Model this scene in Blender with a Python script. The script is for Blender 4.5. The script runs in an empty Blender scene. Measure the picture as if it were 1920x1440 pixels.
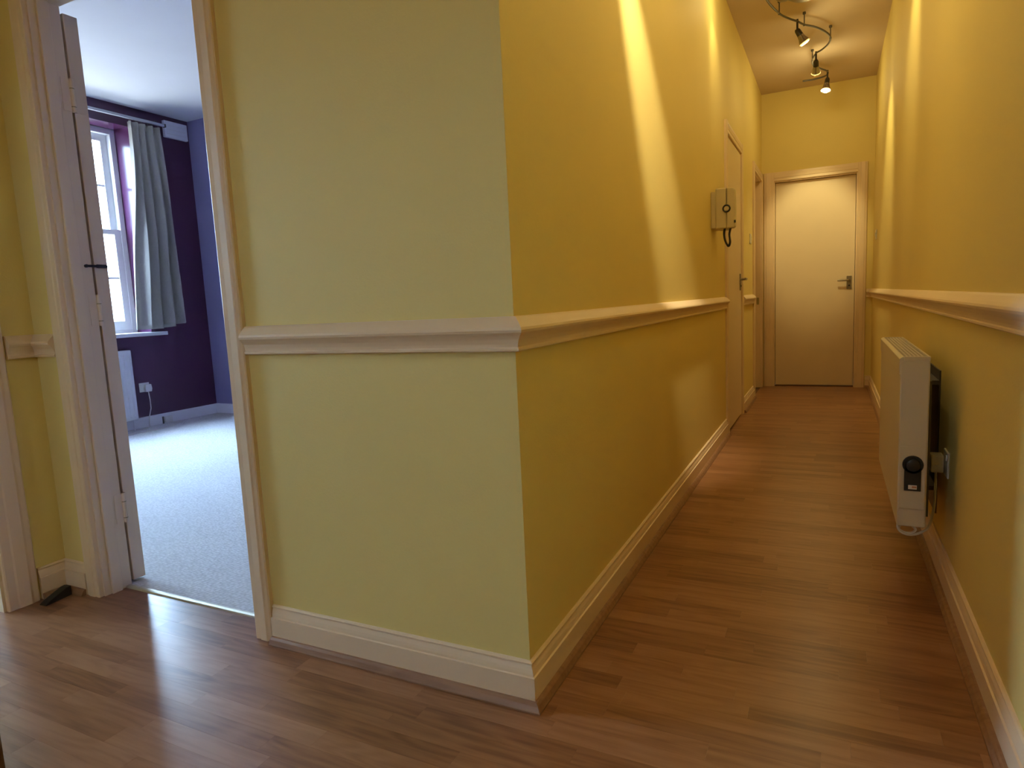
import bpy, bmesh, math, random
from mathutils import Vector, Matrix
random.seed(7)
S = bpy.context.scene
COL = S.collection

# ------------------------------------------------------------------ camera
cam_d = bpy.data.cameras.new('camera')
cam = bpy.data.objects.new('camera', cam_d); COL.objects.link(cam)
S.camera = cam
cam_d.sensor_width = 36.0
cam_d.lens = 1215.7 / 1920 * 36.0
cam_d.clip_start = 0.02
YAW, PITCH, ROLL = 0.4615, -0.1245, -0.0485
fwd = Vector((-math.sin(YAW) * math.cos(PITCH), math.cos(YAW) * math.cos(PITCH), math.sin(PITCH)))
rgt = Vector((math.cos(YAW), math.sin(YAW), 0)); upv = rgt.cross(fwd)
r2 = rgt * math.cos(ROLL) + upv * math.sin(ROLL)
u2 = -rgt * math.sin(ROLL) + upv * math.cos(ROLL)
cam.matrix_world = Matrix(((r2.x, u2.x, -fwd.x, 0), (r2.y, u2.y, -fwd.y, 0), (r2.z, u2.z, -fwd.z, 1.0), (0, 0, 0, 1)))

# ------------------------------------------------------------------ sky, exposure
S.view_settings.view_transform = 'Standard'
S.view_settings.look = 'None'
S.view_settings.gamma = 1.0
S.view_settings.use_curve_mapping = False
S.view_settings.exposure = 0.32
SKY = 62.0
W = bpy.data.worlds.new('overcast_sky'); S.world = W; W.use_nodes = True
bg = W.node_tree.nodes['Background']
bg.inputs[1].default_value = SKY
# standard overcast sky: brighter overhead than at the horizon, dull ground below
_N, _L = W.node_tree.nodes, W.node_tree.links
_tc = _N.new('ShaderNodeTexCoord'); _sx = _N.new('ShaderNodeSeparateXYZ'); _L.new(_tc.outputs['Generated'], _sx.inputs[0])
_mr = _N.new('ShaderNodeMapRange'); _mr.inputs[1].default_value = -1; _mr.inputs[2].default_value = 1; _L.new(_sx.outputs['Z'], _mr.inputs[0])
_rp = _N.new('ShaderNodeValToRGB'); _L.new(_mr.outputs[0], _rp.inputs[0]); _L.new(_rp.outputs[0], bg.inputs[0])
_e = _rp.color_ramp.elements
_e[0].position = 0.490; _e[0].color = (0.11, 0.12, 0.12, 1)
_e[1].position = 1.0; _e[1].color = (0.51, 0.73, 1.0, 1)
_k = _e.new(0.510); _k.color = (0.22, 0.315, 0.43, 1)
S.cycles.max_bounces = 8; S.cycles.diffuse_bounces = 5; S.cycles.glossy_bounces = 3; S.cycles.adaptive_threshold = 0.05; S.cycles.use_light_tree = False; S.cycles.caustics_reflective = False; S.cycles.caustics_refractive = False
S.cycles.transparent_max_bounces = 12

YBACK_P = -2.31
def portal(name, loc, rot, sx, sy):
    """marks a window opening for sky sampling; gives off no light of its own"""
    d = bpy.data.lights.new(name, 'AREA'); d.shape = 'RECTANGLE'; d.size = sx; d.size_y = sy
    d.cycles.is_portal = True
    o = bpy.data.objects.new(name, d); COL.objects.link(o); o.location = loc; o.rotation_euler = rot
portal('sky_portal', (-6.09, 3.43, 1.83), (0, math.radians(-90), 0), 1.9, 1.2)
portal('sky_portal', (-6.09, 0.43, 1.83), (0, math.radians(-90), 0), 1.9, 1.4)
portal('sky_portal', (-6.09, 2.06, 1.83), (0, math.radians(-90), 0), 1.9, 1.2)
portal('sky_portal', (-1.55, YBACK_P, 1.70), (math.radians(90), 0, 0), 0.36, 0.6)

WARM = (1.0, 0.83, 0.37)
HALL_FILL = 19.0
WARM_PALE = (1.0, 0.86, 0.55)

# ------------------------------------------------------------------ materials
def mat(name):
    m = bpy.data.materials.new(name); m.use_nodes = True
    return m, m.node_tree, m.node_tree.nodes['Principled BSDF']
def paint(name, c, rough=0.6, var=0.05, scale=6.0, bump=0.0, bscale=200.0, metal=0.0, coat=0.0, spec=0.5):
    m, nt, b = mat(name)
    N, L = nt.nodes, nt.links
    tc = N.new('ShaderNodeTexCoord'); no = N.new('ShaderNodeTexNoise'); no.inputs['Scale'].default_value = scale
    no.inputs['Detail'].default_value = 4
    mx = N.new('ShaderNodeMixRGB'); mx.inputs[1].default_value = (*[v * (1 - var) for v in c], 1)
    mx.inputs[2].default_value = (*[min(1, v * (1 + var)) for v in c], 1)
    L.new(tc.outputs['Object'], no.inputs['Vector']); L.new(no.outputs[0], mx.inputs[0]); L.new(mx.outputs[0], b.inputs['Base Color'])
    b.inputs['Roughness'].default_value = rough; b.inputs['Metallic'].default_value = metal
    b.inputs['Coat Weight'].default_value = coat; b.inputs['Specular IOR Level'].default_value = spec
    if bump:
        n2 = N.new('ShaderNodeTexNoise'); n2.inputs['Scale'].default_value = bscale; n2.inputs['Detail'].default_value = 3
        bp = N.new('ShaderNodeBump'); bp.inputs['Strength'].default_value = bump; bp.inputs['Distance'].default_value = 0.002
        L.new(tc.outputs['Object'], n2.inputs['Vector']); L.new(n2.outputs[0], bp.inputs['Height']); L.new(bp.outputs[0], b.inputs['Normal'])
    return m
M = {}
M['yellow'] = paint('yellow_wall_paint', (0.77, 0.625, 0.225), 0.65, 0.03, 3.0, 0.25, 160)
M['white_room'] = paint('white_wall_paint', (0.75, 0.75, 0.72), 0.7, 0.03, 3.0)
M['purple'] = paint('dark_purple_paint', (0.058, 0.017, 0.044), 0.45, 0.1, 4.0, 0.1, 160)
M['reveal'] = paint('purple_gloss_paint', (0.075, 0.022, 0.065), 0.20, 0.1, 4.0)
M['lavender'] = paint('lavender_paint', (0.25, 0.22, 0.37), 0.65, 0.04, 3.0, 0.1, 160)
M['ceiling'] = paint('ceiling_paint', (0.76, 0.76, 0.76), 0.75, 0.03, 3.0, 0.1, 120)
M['ceiling_hall'] = paint('warm_light_ceiling_paint', (0.62, 0.49, 0.36), 0.75, 0.03, 3.0, 0.1, 120)  # off-white ceiling with warm dim lamplight put into its colour
M['trim'] = paint('cream_gloss_trim', (0.77, 0.60, 0.40), 0.38, 0.04, 8.0)
M['door'] = paint('cream_door_paint', (0.77, 0.63, 0.44), 0.42, 0.04, 5.0)
M['white'] = paint('white_gloss', (0.78, 0.78, 0.78), 0.35, 0.03, 8.0)
M['heater'] = paint('cream_enamel', (0.62, 0.54, 0.38), 0.4, 0.03, 8.0)
M['plastic'] = paint('cream_plastic', (0.60, 0.51, 0.30), 0.4, 0.04, 10.0)
M['wplastic'] = paint('white_plastic', (0.72, 0.70, 0.64), 0.35, 0.03, 10.0)
M['black'] = paint('black_plastic', (0.012, 0.011, 0.011), 0.4, 0.2, 30.0)
M['rubber'] = paint('black_rubber', (0.010, 0.009, 0.008), 0.55, 0.3, 60.0, 0.3, 300)
M['steel'] = paint('dark_grey_steel', (0.12, 0.11, 0.10), 0.45, 0.1, 20.0, metal=0.4)
M['brass'] = paint('dull_brass', (0.34, 0.29, 0.16), 0.35, 0.1, 30.0, metal=0.9)
M['nickel'] = paint('satin_nickel', (0.30, 0.26, 0.20), 0.38, 0.08, 40.0, metal=0.9)
M['greyrail'] = paint('grey_rail_plastic', (0.38, 0.38, 0.40), 0.5, 0.05, 20.0)
M['darksteel'] = paint('dark_bronze_metal', (0.035, 0.028, 0.02), 0.4, 0.1, 20.0, metal=0.3)
M['reflector'] = paint('bronze_reflector_glass', (0.30, 0.22, 0.11), 0.25, 0.05, 20.0, metal=0.6)
M['label'] = paint('paper_label', (0.75, 0.72, 0.66), 0.6, 0.05, 40.0)
M['label_red'] = paint('red_print', (0.55, 0.25, 0.14), 0.6, 0.05, 40.0)
M['alu'] = paint('aluminium_strip', (0.62, 0.58, 0.46), 0.5, 0.05, 40.0, metal=0.8)
M['bracket'] = paint('shaded_bracket_metal', (0.10, 0.09, 0.085), 0.5, 0.1, 20.0)  # shade behind the heater put into the plate's dark grey
M['subfloor'] = paint('dark_joint', (0.20, 0.10, 0.05), 0.8, 0.1, 20.0)

def wood(name, dark, mid, light, rough=0.3, attr=True):
    m, nt, b = mat(name); N, L = nt.nodes, nt.links
    geo = N.new('ShaderNodeNewGeometry')
    at = N.new('ShaderNodeAttribute'); at.attribute_name = 'tone'
    off = N.new('ShaderNodeVectorMath'); off.operation = 'SCALE'; off.inputs[0].default_value = (13.0, 7.0, 3.0)
    L.new(at.outputs['Fac'], off.inputs['Scale'])
    ad = N.new('ShaderNodeVectorMath'); ad.operation = 'ADD'
    L.new(geo.outputs['Position'], ad.inputs[0]); L.new(off.outputs[0], ad.inputs[1])
    mp = N.new('ShaderNodeMapping'); mp.inputs['Scale'].default_value = (3.0, 55.0, 55.0); L.new(ad.outputs[0], mp.inputs[0])
    n1 = N.new('ShaderNodeTexNoise'); n1.inputs['Scale'].default_value = 1.0; n1.inputs['Detail'].default_value = 6; n1.inputs['Roughness'].default_value = 0.6
    L.new(mp.outputs[0], n1.inputs['Vector'])
    mp2 = N.new('ShaderNodeMapping'); mp2.inputs['Scale'].default_value = (2.2, 14.0, 14.0); L.new(ad.outputs[0], mp2.inputs[0])
    n2 = N.new('ShaderNodeTexNoise'); n2.inputs['Scale'].default_value = 1.0; n2.inputs['Detail'].default_value = 1
    L.new(mp2.outputs[0], n2.inputs['Vector'])
    ml = N.new('ShaderNodeMath'); ml.operation = 'MULTIPLY'; ml.inputs[1].default_value = 42.0; L.new(n2.outputs[0], ml.inputs[0])
    sn = N.new('ShaderNodeMath'); sn.operation = 'SINE'; L.new(ml.outputs[0], sn.inputs[0])
    # height = .5*noise + .16*ring + tone
    a1 = N.new('ShaderNodeMath'); a1.operation = 'MULTIPLY_ADD'; a1.inputs[1].default_value = 0.085; L.new(sn.outputs[0], a1.inputs[0]); L.new(n1.outputs[0], a1.inputs[2])
    a2 = N.new('ShaderNodeMath'); a2.operation = 'MULTIPLY_ADD'; a2.inputs[1].default_value = 0.42; L.new(at.outputs['Fac'], a2.inputs[0]); L.new(a1.outputs[0], a2.inputs[2])
    rp = N.new('ShaderNodeValToRGB'); L.new(a2.outputs[0], rp.inputs[0])
    e = rp.color_ramp.elements; e[0].position = 0.34; e[0].color = (*dark, 1); e[1].position = 1.0; e[1].color = (*light, 1)
    k = e.new(0.66); k.color = (*mid, 1)
    L.new(rp.outputs[0], b.inputs['Base Color'])
    b.inputs['Roughness'].default_value = rough
    b.inputs['Specular IOR Level'].default_value = 0.5
    return m
M['laminate'] = wood('laminate_strip_floor', (0.165, 0.066, 0.028), (0.275, 0.124, 0.056), (0.35, 0.175, 0.088), 0.28)
M['beadwood'] = wood('wood_beading', (0.22, 0.11, 0.055), (0.30, 0.16, 0.085), (0.36, 0.20, 0.11), 0.4)
M['boxwood'] = wood('brown_box_wood', (0.10, 0.05, 0.02), (0.15, 0.08, 0.03), (0.2, 0.11, 0.05), 0.5)

def carpet():
    m, nt, b = mat('loop_pile_carpet'); N, L = nt.nodes, nt.links
    tc = N.new('ShaderNodeTexCoord'); mp = N.new('ShaderNodeMapping'); mp.inputs['Scale'].default_value = (55, 90, 55); mp.inputs['Rotation'].default_value = (0, 0, 0.0)
    L.new(tc.outputs['Object'], mp.inputs[0])
    vo = N.new('ShaderNodeTexVoronoi'); vo.inputs['Scale'].default_value = 1.0; vo.inputs['Randomness'].default_value = 0.45; L.new(mp.outputs[0], vo.inputs['Vector'])
    no = N.new('ShaderNodeTexNoise'); no.inputs['Scale'].default_value = 40.0; L.new(tc.outputs['Object'], no.inputs['Vector'])
    rp = N.new('ShaderNodeValToRGB'); L.new(vo.outputs['Distance'], rp.inputs[0])
    rp.color_ramp.elements[0].color = (0.82, 0.81, 0.80, 1); rp.color_ramp.elements[1].color = (0.56, 0.55, 0.54, 1); rp.color_ramp.elements[1].position = 0.8
    mx = N.new('ShaderNodeMixRGB'); mx.blend_type = 'MULTIPLY'; mx.inputs[0].default_value = 0.08; L.new(rp.outputs[0], mx.inputs[1]); L.new(no.outputs[0], mx.inputs[2])
    L.new(mx.outputs[0], b.inputs['Base Color']); b.inputs['Roughness'].default_value = 0.95; b.inputs['Specular IOR Level'].default_value = 0.1
    bp = N.new('ShaderNodeBump'); bp.inputs['Strength'].default_value = 1.0; bp.inputs['Distance'].default_value = 0.004; bp.invert = True
    L.new(vo.outputs['Distance'], bp.inputs['Height']); L.new(bp.outputs[0], b.inputs['Normal'])
    return m
M['carpet'] = carpet()

def cloth():
    m, nt, b = mat('grey_curtain_cloth'); N, L = nt.nodes, nt.links
    tc = N.new('ShaderNodeTexCoord'); mp = N.new('ShaderNodeMapping'); mp.inputs['Scale'].default_value = (300, 300, 40); L.new(tc.outputs['Object'], mp.inputs[0])
    no = N.new('ShaderNodeTexNoise'); no.inputs['Scale'].default_value = 1.0; L.new(mp.outputs[0], no.inputs['Vector'])
    rp = N.new('ShaderNodeValToRGB'); L.new(no.outputs[0], rp.inputs[0])
    rp.color_ramp.elements[0].color = (0.33, 0.31, 0.28, 1); rp.color_ramp.elements[1].color = (0.44, 0.41, 0.37, 1)
    L.new(rp.outputs[0], b.inputs['Base Color']); b.inputs['Roughness'].default_value = 0.9
    tr = N.new('ShaderNodeBsdfTranslucent'); L.new(rp.outputs[0], tr.inputs[0])
    ms = N.new('ShaderNodeMixShader'); ms.inputs[0].default_value = 0.18
    L.new(b.outputs[0], ms.inputs[1]); L.new(tr.outputs[0], ms.inputs[2]); L.new(ms.outputs[0], N['Material Output'].inputs[0])
    return m
M['cloth'] = cloth()

def glass(name, gl=0.06, tint=(0.96, 0.98, 1.0), rough=0.02):
    m, nt, b = mat(name); N, L = nt.nodes, nt.links
    t = N.new('ShaderNodeBsdfTransparent'); t.inputs[0].default_value = (*tint, 1)
    g = N.new('ShaderNodeBsdfGlossy'); g.inputs['Roughness'].default_value = rough
    ms = N.new('ShaderNodeMixShader'); ms.inputs[0].default_value = gl
    L.new(t.outputs[0], ms.inputs[1]); L.new(g.outputs[0], ms.inputs[2]); L.new(ms.outputs[0], N['Material Output'].inputs[0])
    return m
M['glass'] = glass('window_glass')
M['shade'] = glass('lamp_shade_glass', 0.35, (0.62, 0.50, 0.32), 0.25)
def emit(name, c, s):
    m, nt, b = mat(name); N, L = nt.nodes, nt.links
    e = N.new('ShaderNodeEmission'); e.inputs[0].default_value = (*c, 1); e.inputs[1].default_value = s
    L.new(e.outputs[0], N['Material Output'].inputs[0]); return m
M['bulb'] = emit('lit_halogen_bulb', (1.0, 0.85, 0.6), 12.0)

M['bowl'] = emit('fill_lamp_bowl', (1.0, 0.74, 0.36), HALL_FILL)

# ------------------------------------------------------------------ mesh helpers
ORG = {}
class MB:
    def __init__(s): s.v = []; s.f = []; s.mi = []
    def add(s, vs, fs, mi=0):
        n = len(s.v); s.v += [tuple(p) for p in vs]; s.f += [tuple(i + n for i in f) for f in fs]; s.mi += [mi] * len(fs); return s
    def box(s, x0, x1, y0, y1, z0, z1, mi=0):
        return s.add([(x0,y0,z0),(x1,y0,z0),(x1,y1,z0),(x0,y1,z0),(x0,y0,z1),(x1,y0,z1),(x1,y1,z1),(x0,y1,z1)],
                     [(3,2,1,0),(4,5,6,7),(0,1,5,4),(1,2,6,5),(2,3,7,6),(3,0,4,7)], mi)
    def tube(s, pts, r, n=10, closed=False, caps=True):
        pts = [Vector(p) for p in pts]; rings = []
        rr = r if isinstance(r, (list, tuple)) else [r] * len(pts)
        t0 = (pts[1] - pts[0]).normalized()
        a = Vector((0, 0, 1)) if abs(t0.z) < 0.9 else Vector((1, 0, 0))
        u = t0.cross(a).normalized()
        N = len(pts); vs = []
        for i, p in enumerate(pts):
            t = (pts[min(i + 1, N - 1)] - pts[max(i - 1, 0)]).normalized() if not closed else (pts[(i + 1) % N] - pts[i - 1]).normalized()
            u = (u - t * u.dot(t)).normalized(); w = t.cross(u)
            for k in range(n):
                ang = 2 * math.pi * k / n; vs.append(p + (u * math.cos(ang) + w * math.sin(ang)) * rr[i])
        fs = []
        for i in range(N if closed else N - 1):
            j = (i + 1) % N
            for k in range(n):
                l = (k + 1) % n; fs.append((i*n+k, i*n+l, j*n+l, j*n+k))
        if caps and not closed: fs += [tuple(range(n))[::-1], tuple((N-1)*n + k for k in range(n))]
        return s.add(vs, fs)
    def lathe(s, o, ax, prof, n=20):
        """prof: list of (distance along axis, radius)"""
        o = Vector(o); ax = Vector(ax).normalized(); a = Vector((0,0,1)) if abs(ax.z) < 0.9 else Vector((1,0,0))
        u = ax.cross(a).normalized(); w = ax.cross(u); vs = []
        for d, r in prof:
            for k in range(n):
                g = 2*math.pi*k/n; vs.append(o + ax*d + (u*math.cos(g) + w*math.sin(g))*max(r, 1e-5))
        fs = [(i*n+k, i*n+(k+1)%n, (i+1)*n+(k+1)%n, (i+1)*n+k) for i in range(len(prof)-1) for k in range(n)]
        return s.add(vs, fs)
    def prism(s, poly, axis, a0, a1):
        """poly in the two other axes, extruded along axis"""
        n = len(poly)
        def P(p, a):
            return {'x': (a, p[0], p[1]), 'y': (p[0], a, p[1]), 'z': (p[0], p[1], a)}[axis]
        vs = [P(p, a0) for p in poly] + [P(p, a1) for p in poly]
        fs = [tuple(range(n))[::-1], tuple(range(n, 2*n))] + [(i, (i+1)%n, n+(i+1)%n, n+i) for i in range(n)]
        return s.add(vs, fs)
    def build(s, name, m, parent=None, origin=None, smooth=False, bevel=0, segs=2):
        mats = m if isinstance(m, (list, tuple)) else [m]
        if origin is None:
            if parent is not None: origin = ORG[parent.name]
            else:
                xs, ys, zs = zip(*s.v); origin = ((min(xs)+max(xs))/2, (min(ys)+max(ys))/2, min(zs))
        O = Vector(origin)
        me = bpy.data.meshes.new(name); me.from_pydata([Vector(p) - O for p in s.v], [], s.f)
        for q in mats: me.materials.append(M[q])
        me.polygons.foreach_set('material_index', s.mi)
        bm = bmesh.new(); bm.from_mesh(me); bmesh.ops.recalc_face_normals(bm, faces=bm.faces); bm.to_mesh(me); bm.free()
        o = bpy.data.objects.new(name, me); COL.objects.link(o)
        ORG[o.name] = O
        if parent is not None:
            o.parent = parent; o.location = O - ORG[parent.name]
        else: o.location = O
        if smooth:
            me.shade_smooth() if hasattr(me, 'shade_smooth') else None
            try: me.set_sharp_from_angle(angle=math.radians(38))
            except Exception: pass
        if bevel:
            b = o.modifiers.new('bevel', 'BEVEL'); b.width = bevel; b.segments = segs; b.limit_method = 'ANGLE'; b.angle_limit = math.radians(40)
        return o
def box(*a): return MB().box(*a)
def tag(o, label=None, cat=None, group=None, kind=None):
    if label: o['label'] = label
    if cat: o['category'] = cat
    if group: o['group'] = group
    if kind: o['kind'] = kind
    return o
def thing(name, loc, label=None, cat=None, group=None, kind=None):
    o = bpy.data.objects.new(name, None); COL.objects.link(o); o.location = loc; o.empty_display_size = 0.1
    ORG[o.name] = Vector(loc); return tag(o, label, cat, group, kind)

# ------------------------------------------------------------------ dimensions (metres, camera at 0,0,1)
XL, YF, XR, YE, ZC, XLL, XB, YB = -0.664, 1.361, 0.347, 7.259, 2.944, -2.614, -5.80, 4.669
YFB = 1.463            # bedroom side of the front wall
YBACK = -2.2           # hall wall behind the camera

# ------------------------------------------------------------------ walls
def wall(name, axis, t0, t1, b0, b1, holes, mats, pick, label, z0=0.0, z1=ZC):
    """slab with openings; axis = thickness axis. pick(normal) -> slot"""
    bs = sorted({b0, b1, *[h[0] for h in holes], *[h[1] for h in holes]})
    zs = sorted({z0, z1, *[h[2] for h in holes], *[h[3] for h in holes]})
    def solid(i, j):
        if i < 0 or j < 0 or i >= len(bs)-1 or j >= len(zs)-1: return False
        cb, cz = (bs[i]+bs[i+1])/2, (zs[j]+zs[j+1])/2
        return not any(h[0] < cb < h[1] and h[2] < cz < h[3] for h in holes)
    P = (lambda t, b, z: (t, b, z)) if axis == 'x' else (lambda t, b, z: (b, t, z))
    mb = MB()
    nt = (lambda sg: (sg, 0, 0)) if axis == 'x' else (lambda sg: (0, sg, 0))
    nb = (lambda sg: (0, sg, 0)) if axis == 'x' else (lambda sg: (sg, 0, 0))
    for i in range(len(bs)-1):
        for j in range(len(zs)-1):
            if not solid(i, j): continue
            A, B, C, D = bs[i], bs[i+1], zs[j], zs[j+1]
            for t, sg in ((t0, -1), (t1, 1)):
                mb.add([P(t,A,C), P(t,B,C), P(t,B,D), P(t,A,D)], [(0,1,2,3)], pick(nt(sg)))
            for b, sg, ok in ((A, -1, solid(i-1, j)), (B, 1, solid(i+1, j))):
                if not ok: mb.add([P(t0,b,C), P(t1,b,C), P(t1,b,D), P(t0,b,D)], [(0,1,2,3)], pick(nb(sg)))
            for z, sg, ok in ((C, -1, solid(i, j-1)), (D, 1, solid(i, j+1))):
                if not ok: mb.add([P(t0,A,z), P(t1,A,z), P(t1,B,z), P(t0,B,z)], [(0,1,2,3)], pick((0,0,sg)))
    o = mb.build(name, mats)
    bm = bmesh.new(); bm.from_mesh(o.data); bmesh.ops.remove_doubles(bm, verts=bm.verts, dist=1e-5)
    bmesh.ops.recalc_face_normals(bm, faces=bm.faces); bm.to_mesh(o.data); bm.free()
    return tag(o, label, 'wall', None, 'structure')

DW0, DW1 = -2.41, -1.592          # bedroom doorway rough opening
wall('wall_front', 'y', YF, YFB, XB, XL, [(DW0, DW1, 0, 2.10)], ['yellow', 'lavender'],
     lambda n: 1 if n[1] > 0 else 0, 'pale yellow wall end with dado rail between bedroom doorway and corridor')
wall('wall_corridor', 'x', XL - 0.12, XL, YFB, YE, [(4.76, 5.54, 0, 2.08), (6.50, 7.16, 0, 2.10)], ['yellow', 'lavender'],
     lambda n: 1 if n[0] < 0 else 0, 'long yellow left wall of the corridor lit by spotlights')
wall('wall_right', 'x', XR, XR + 0.12, YBACK, YE + 0.12, [], ['yellow'], lambda n: 0, 'long yellow right wall of the corridor behind the heater')
wall('wall_end', 'y', YE, YE + 0.12, XL - 0.12, XR, [(-0.555, 0.215, 0, 2.095)], ['yellow'], lambda n: 0, 'yellow end wall above the far door')
wall('wall_left', 'x', XLL - 0.12, XLL, YBACK, YF, [(0.34, 1.16, 0, 2.10)], ['yellow', 'white_room'],
     lambda n: 1 if n[0] < 0 else 0, 'short yellow wall at the left edge beside the bedroom door')
wall('wall_back', 'y', YBACK - 0.12, YBACK, XB, XR, [(-1.73, -1.37, 1.40, 2.00)], ['yellow'], lambda n: 0, 'yellow hall wall behind the viewer')
wall('wall_window', 'x', XB - 0.30, XB, YBACK, YB + 0.12, [(2.85, 4.035, 0.885, 2.765), (1.60, 2.52, 0.885, 2.765), (-0.25, 1.10, 0.885, 2.765)], ['purple', 'white_room', 'reveal'],
     lambda n: 1 if n[0] < 0 else (0 if n[0] > 0 else 2), 'dark purple bedroom wall around the sash window')
wall('wall_bedroom', 'y', YB, YB + 0.12, XB, XL - 0.12, [], ['lavender'], lambda n: 0, 'lavender back wall of the bedroom')
tag(MB().box(XLL - 0.12, XR + 0.12, YBACK - 0.12, YF, ZC, ZC + 0.08).build('ceiling', 'ceiling_hall'), 'off-white hall ceiling, warm dim light put into its colour, out of view', 'ceiling', None, 'structure')
tag(MB().box(XL - 0.12, XR + 0.12, YF, YE + 0.2, ZC, ZC + 0.08).build('ceiling_corridor', 'ceiling_hall'), 'off-white corridor ceiling, warm dim light put into its colour, with the spotlight track', 'ceiling', None, 'structure')
tag(MB().box(XB - 0.3, XL - 0.12, YF, YB + 0.12, ZC, ZC + 0.08).build('ceiling_bedroom', 'ceiling'), 'white bedroom ceiling lit by the window', 'ceiling', None, 'structure')
tag(MB().box(XB - 0.3, XLL - 0.12, YBACK - 0.12, YF, ZC, ZC + 0.08).build('ceiling_side_room', 'ceiling'), 'white ceiling of the side room', 'ceiling', None, 'structure')

tag(box(XL - 0.12, XR, YE + 0.125, YE + 0.20, -0.06, ZC).build('light_block_end', 'white_room'), 'added unseen slab blocking sky light behind the far door', 'wall', None, 'structure')  # slab added to stop sky light leaking round the far door
tag(box(XL - 0.22, XL - 0.125, YB + 0.125, YE + 0.12, -0.06, ZC).build('light_block_left', 'white_room'), 'added unseen slab blocking sky light behind the left corridor doors', 'wall', None, 'structure')  # added blocker, keeps outside light out of the left door gaps

# ------------------------------------------------------------------ floors
floor = tag(box(XLL - 0.12, XR, YBACK, YE, -0.06, -0.009).build('floor', 'subfloor', origin=(0, 0, 0)), 'brown laminate strip floor of hall and corridor', 'floor', None, 'structure')
tag(box(XB, XL - 0.12, 1.45, YB, -0.06, 0.004).build('floor_bedroom', 'carpet'), 'pale ribbed loop pile carpet in the bedroom', 'carpet', None, 'structure')
tag(box(XB, XLL - 0.12, YBACK, YF, -0.06, 0.0).build('floor_side_room', 'carpet'), 'pale floor of the room through the left edge door', 'floor', None, 'structure')

PW = 0.06
pieces = []
def row_ranges(yc):
    if yc < YF: return [(XLL - 0.12, XR)] if 0.36 < yc < 1.14 else [(XLL, XR)]
    if yc < 1.44: return [(-2.39, -1.612), (XL, XR)]
    return [(XL, XR)]
k = 0; y1 = 1.44
rows = []
y = 1.44
while y < YE: rows.append((y, min(y + PW, YE))); y += PW
y = 1.44
while y > YBACK: rows.append((max(y - PW, YBACK), y)); y -= PW
for (a, b) in rows:
    for (x0, x1) in row_ranges((a + b) / 2):
        x = x0 - random.uniform(0, 0.45)
        while x < x1:
            L_ = random.uniform(0.30, 0.62)
            p, q = max(x, x0), min(x + L_, x1)
            if q - p > 0.004: pieces.append((p, q, a, b))
            x += L_
GAP = 0.00012
def plank(mb, p, q, a, b): mb.box(p + GAP, q - GAP, a + GAP, b - GAP, -0.008, 0.0)
def set_tone(me, vals):
    at = me.attributes.new('tone', 'FLOAT', 'FACE'); at.data.foreach_set('value', vals)
def dist(pc):
    p, q, a, b = pc; return math.hypot((p + q) / 2, (a + b) / 2)
def seen(pc):
    p, q, a, b = pc; yc, xc = (a + b) / 2, (p + q) / 2
    return yc > 0.50 and xc < 0.33 and (xc > -2.75)
vis = sorted([c for c in pieces if seen(c)], key=dist)
near, far = vis[:300], vis[300:] + [c for c in pieces if not seen(c)]
for c in near:
    mb = MB(); plank(mb, *c)
    o = mb.build('floor_strip', 'laminate', floor, origin=((c[0]+c[1])/2, (c[2]+c[3])/2, -0.008))
    set_tone(o.data, [random.random()] * 6)
mb = MB(); tones = []
for c in far:
    plank(mb, *c); tones += [random.random()] * 6
o = mb.build('floor_strips', 'laminate', floor, origin=(0, 0, 0)); set_tone(o.data, tones); o['kind'] = 'stuff'
M_THR = MB().prism([(1.438, 0.0), (1.441, 0.005), (1.449, 0.007), (1.457, 0.006), (1.461, 0.002)], 'x', -2.39, -1.612)
tag(M_THR.build('trim_threshold', 'alu'), 'shiny metal threshold strip between laminate and carpet', 'threshold', None, 'structure')

# ------------------------------------------------------------------ swept mouldings
def sweep(path, prof):
    """one MB per straight run, mitred at the bends; prof = (offset to the right of travel, z)"""
    pts = [Vector((p[0], p[1])) for p in path]
    dirs = [(pts[i+1]-pts[i]).normalized() for i in range(len(pts)-1)]
    nrm = [Vector((d.y, -d.x)) for d in dirs]
    out = []
    def off(i, d):
        if i == 0: return pts[0] + nrm[0]*d
        if i == len(pts)-1: return pts[-1] + nrm[-1]*d
        n0, n1 = nrm[i-1], nrm[i]; m_ = (n0 + n1) / (1 + n0.dot(n1)); return pts[i] + m_*d
    for i in range(len(dirs)):
        mb = MB(); n = len(prof); vs = []
        for e in (i, i+1):
            for d, z in prof:
                q = off(e, d); vs.append((q.x, q.y, z))
        mb.add(vs, [(j, (j+1)%n, n+(j+1)%n, n+j) for j in range(n)] + [tuple(range(n))[::-1], tuple(range(n, 2*n))])
        out.append(mb)
    return out
RAIL = [(0, .969), (.008, .968), (.013, .964), (.026, .951), (.032, .944), (.034, .938), (.032, .932), (.026, .926), (.019, .916), (.015, .905), (.014, .898), (.017, .895), (.017, .890), (.013, .887), (0, .886)]
SKIRT = [(0, .117), (.005, .1165), (.009, .113), (.009, .110), (.006, .1075), (.008, .103), (.011, .096), (.013, .088), (.0135, .0815), (.018, .080), (.018, .0), (0, 0)]
BEAD = [(.018, .022), (.024, .0215), (.030, .016), (.0345, .0075), (.037, .004), (.037, 0), (.018, 0)]
PLAIN = [(0, .102), (.010, .100), (.014, .094), (.014, 0), (0, 0)]
runs = [
    ([(-1.530, YF), (XL, YF), (XL, 4.690)], ['front', 'corridor']),
    ([(XL, 5.610), (XL, 6.420)], ['between_doors']),
    ([(0.295, YE), (XR, YE), (XR, YBACK)], ['end', 'right']),
    ([(XLL, 1.260), (XLL, YF), (-2.474, YF)], ['left', 'front_corner']),
]
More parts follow.
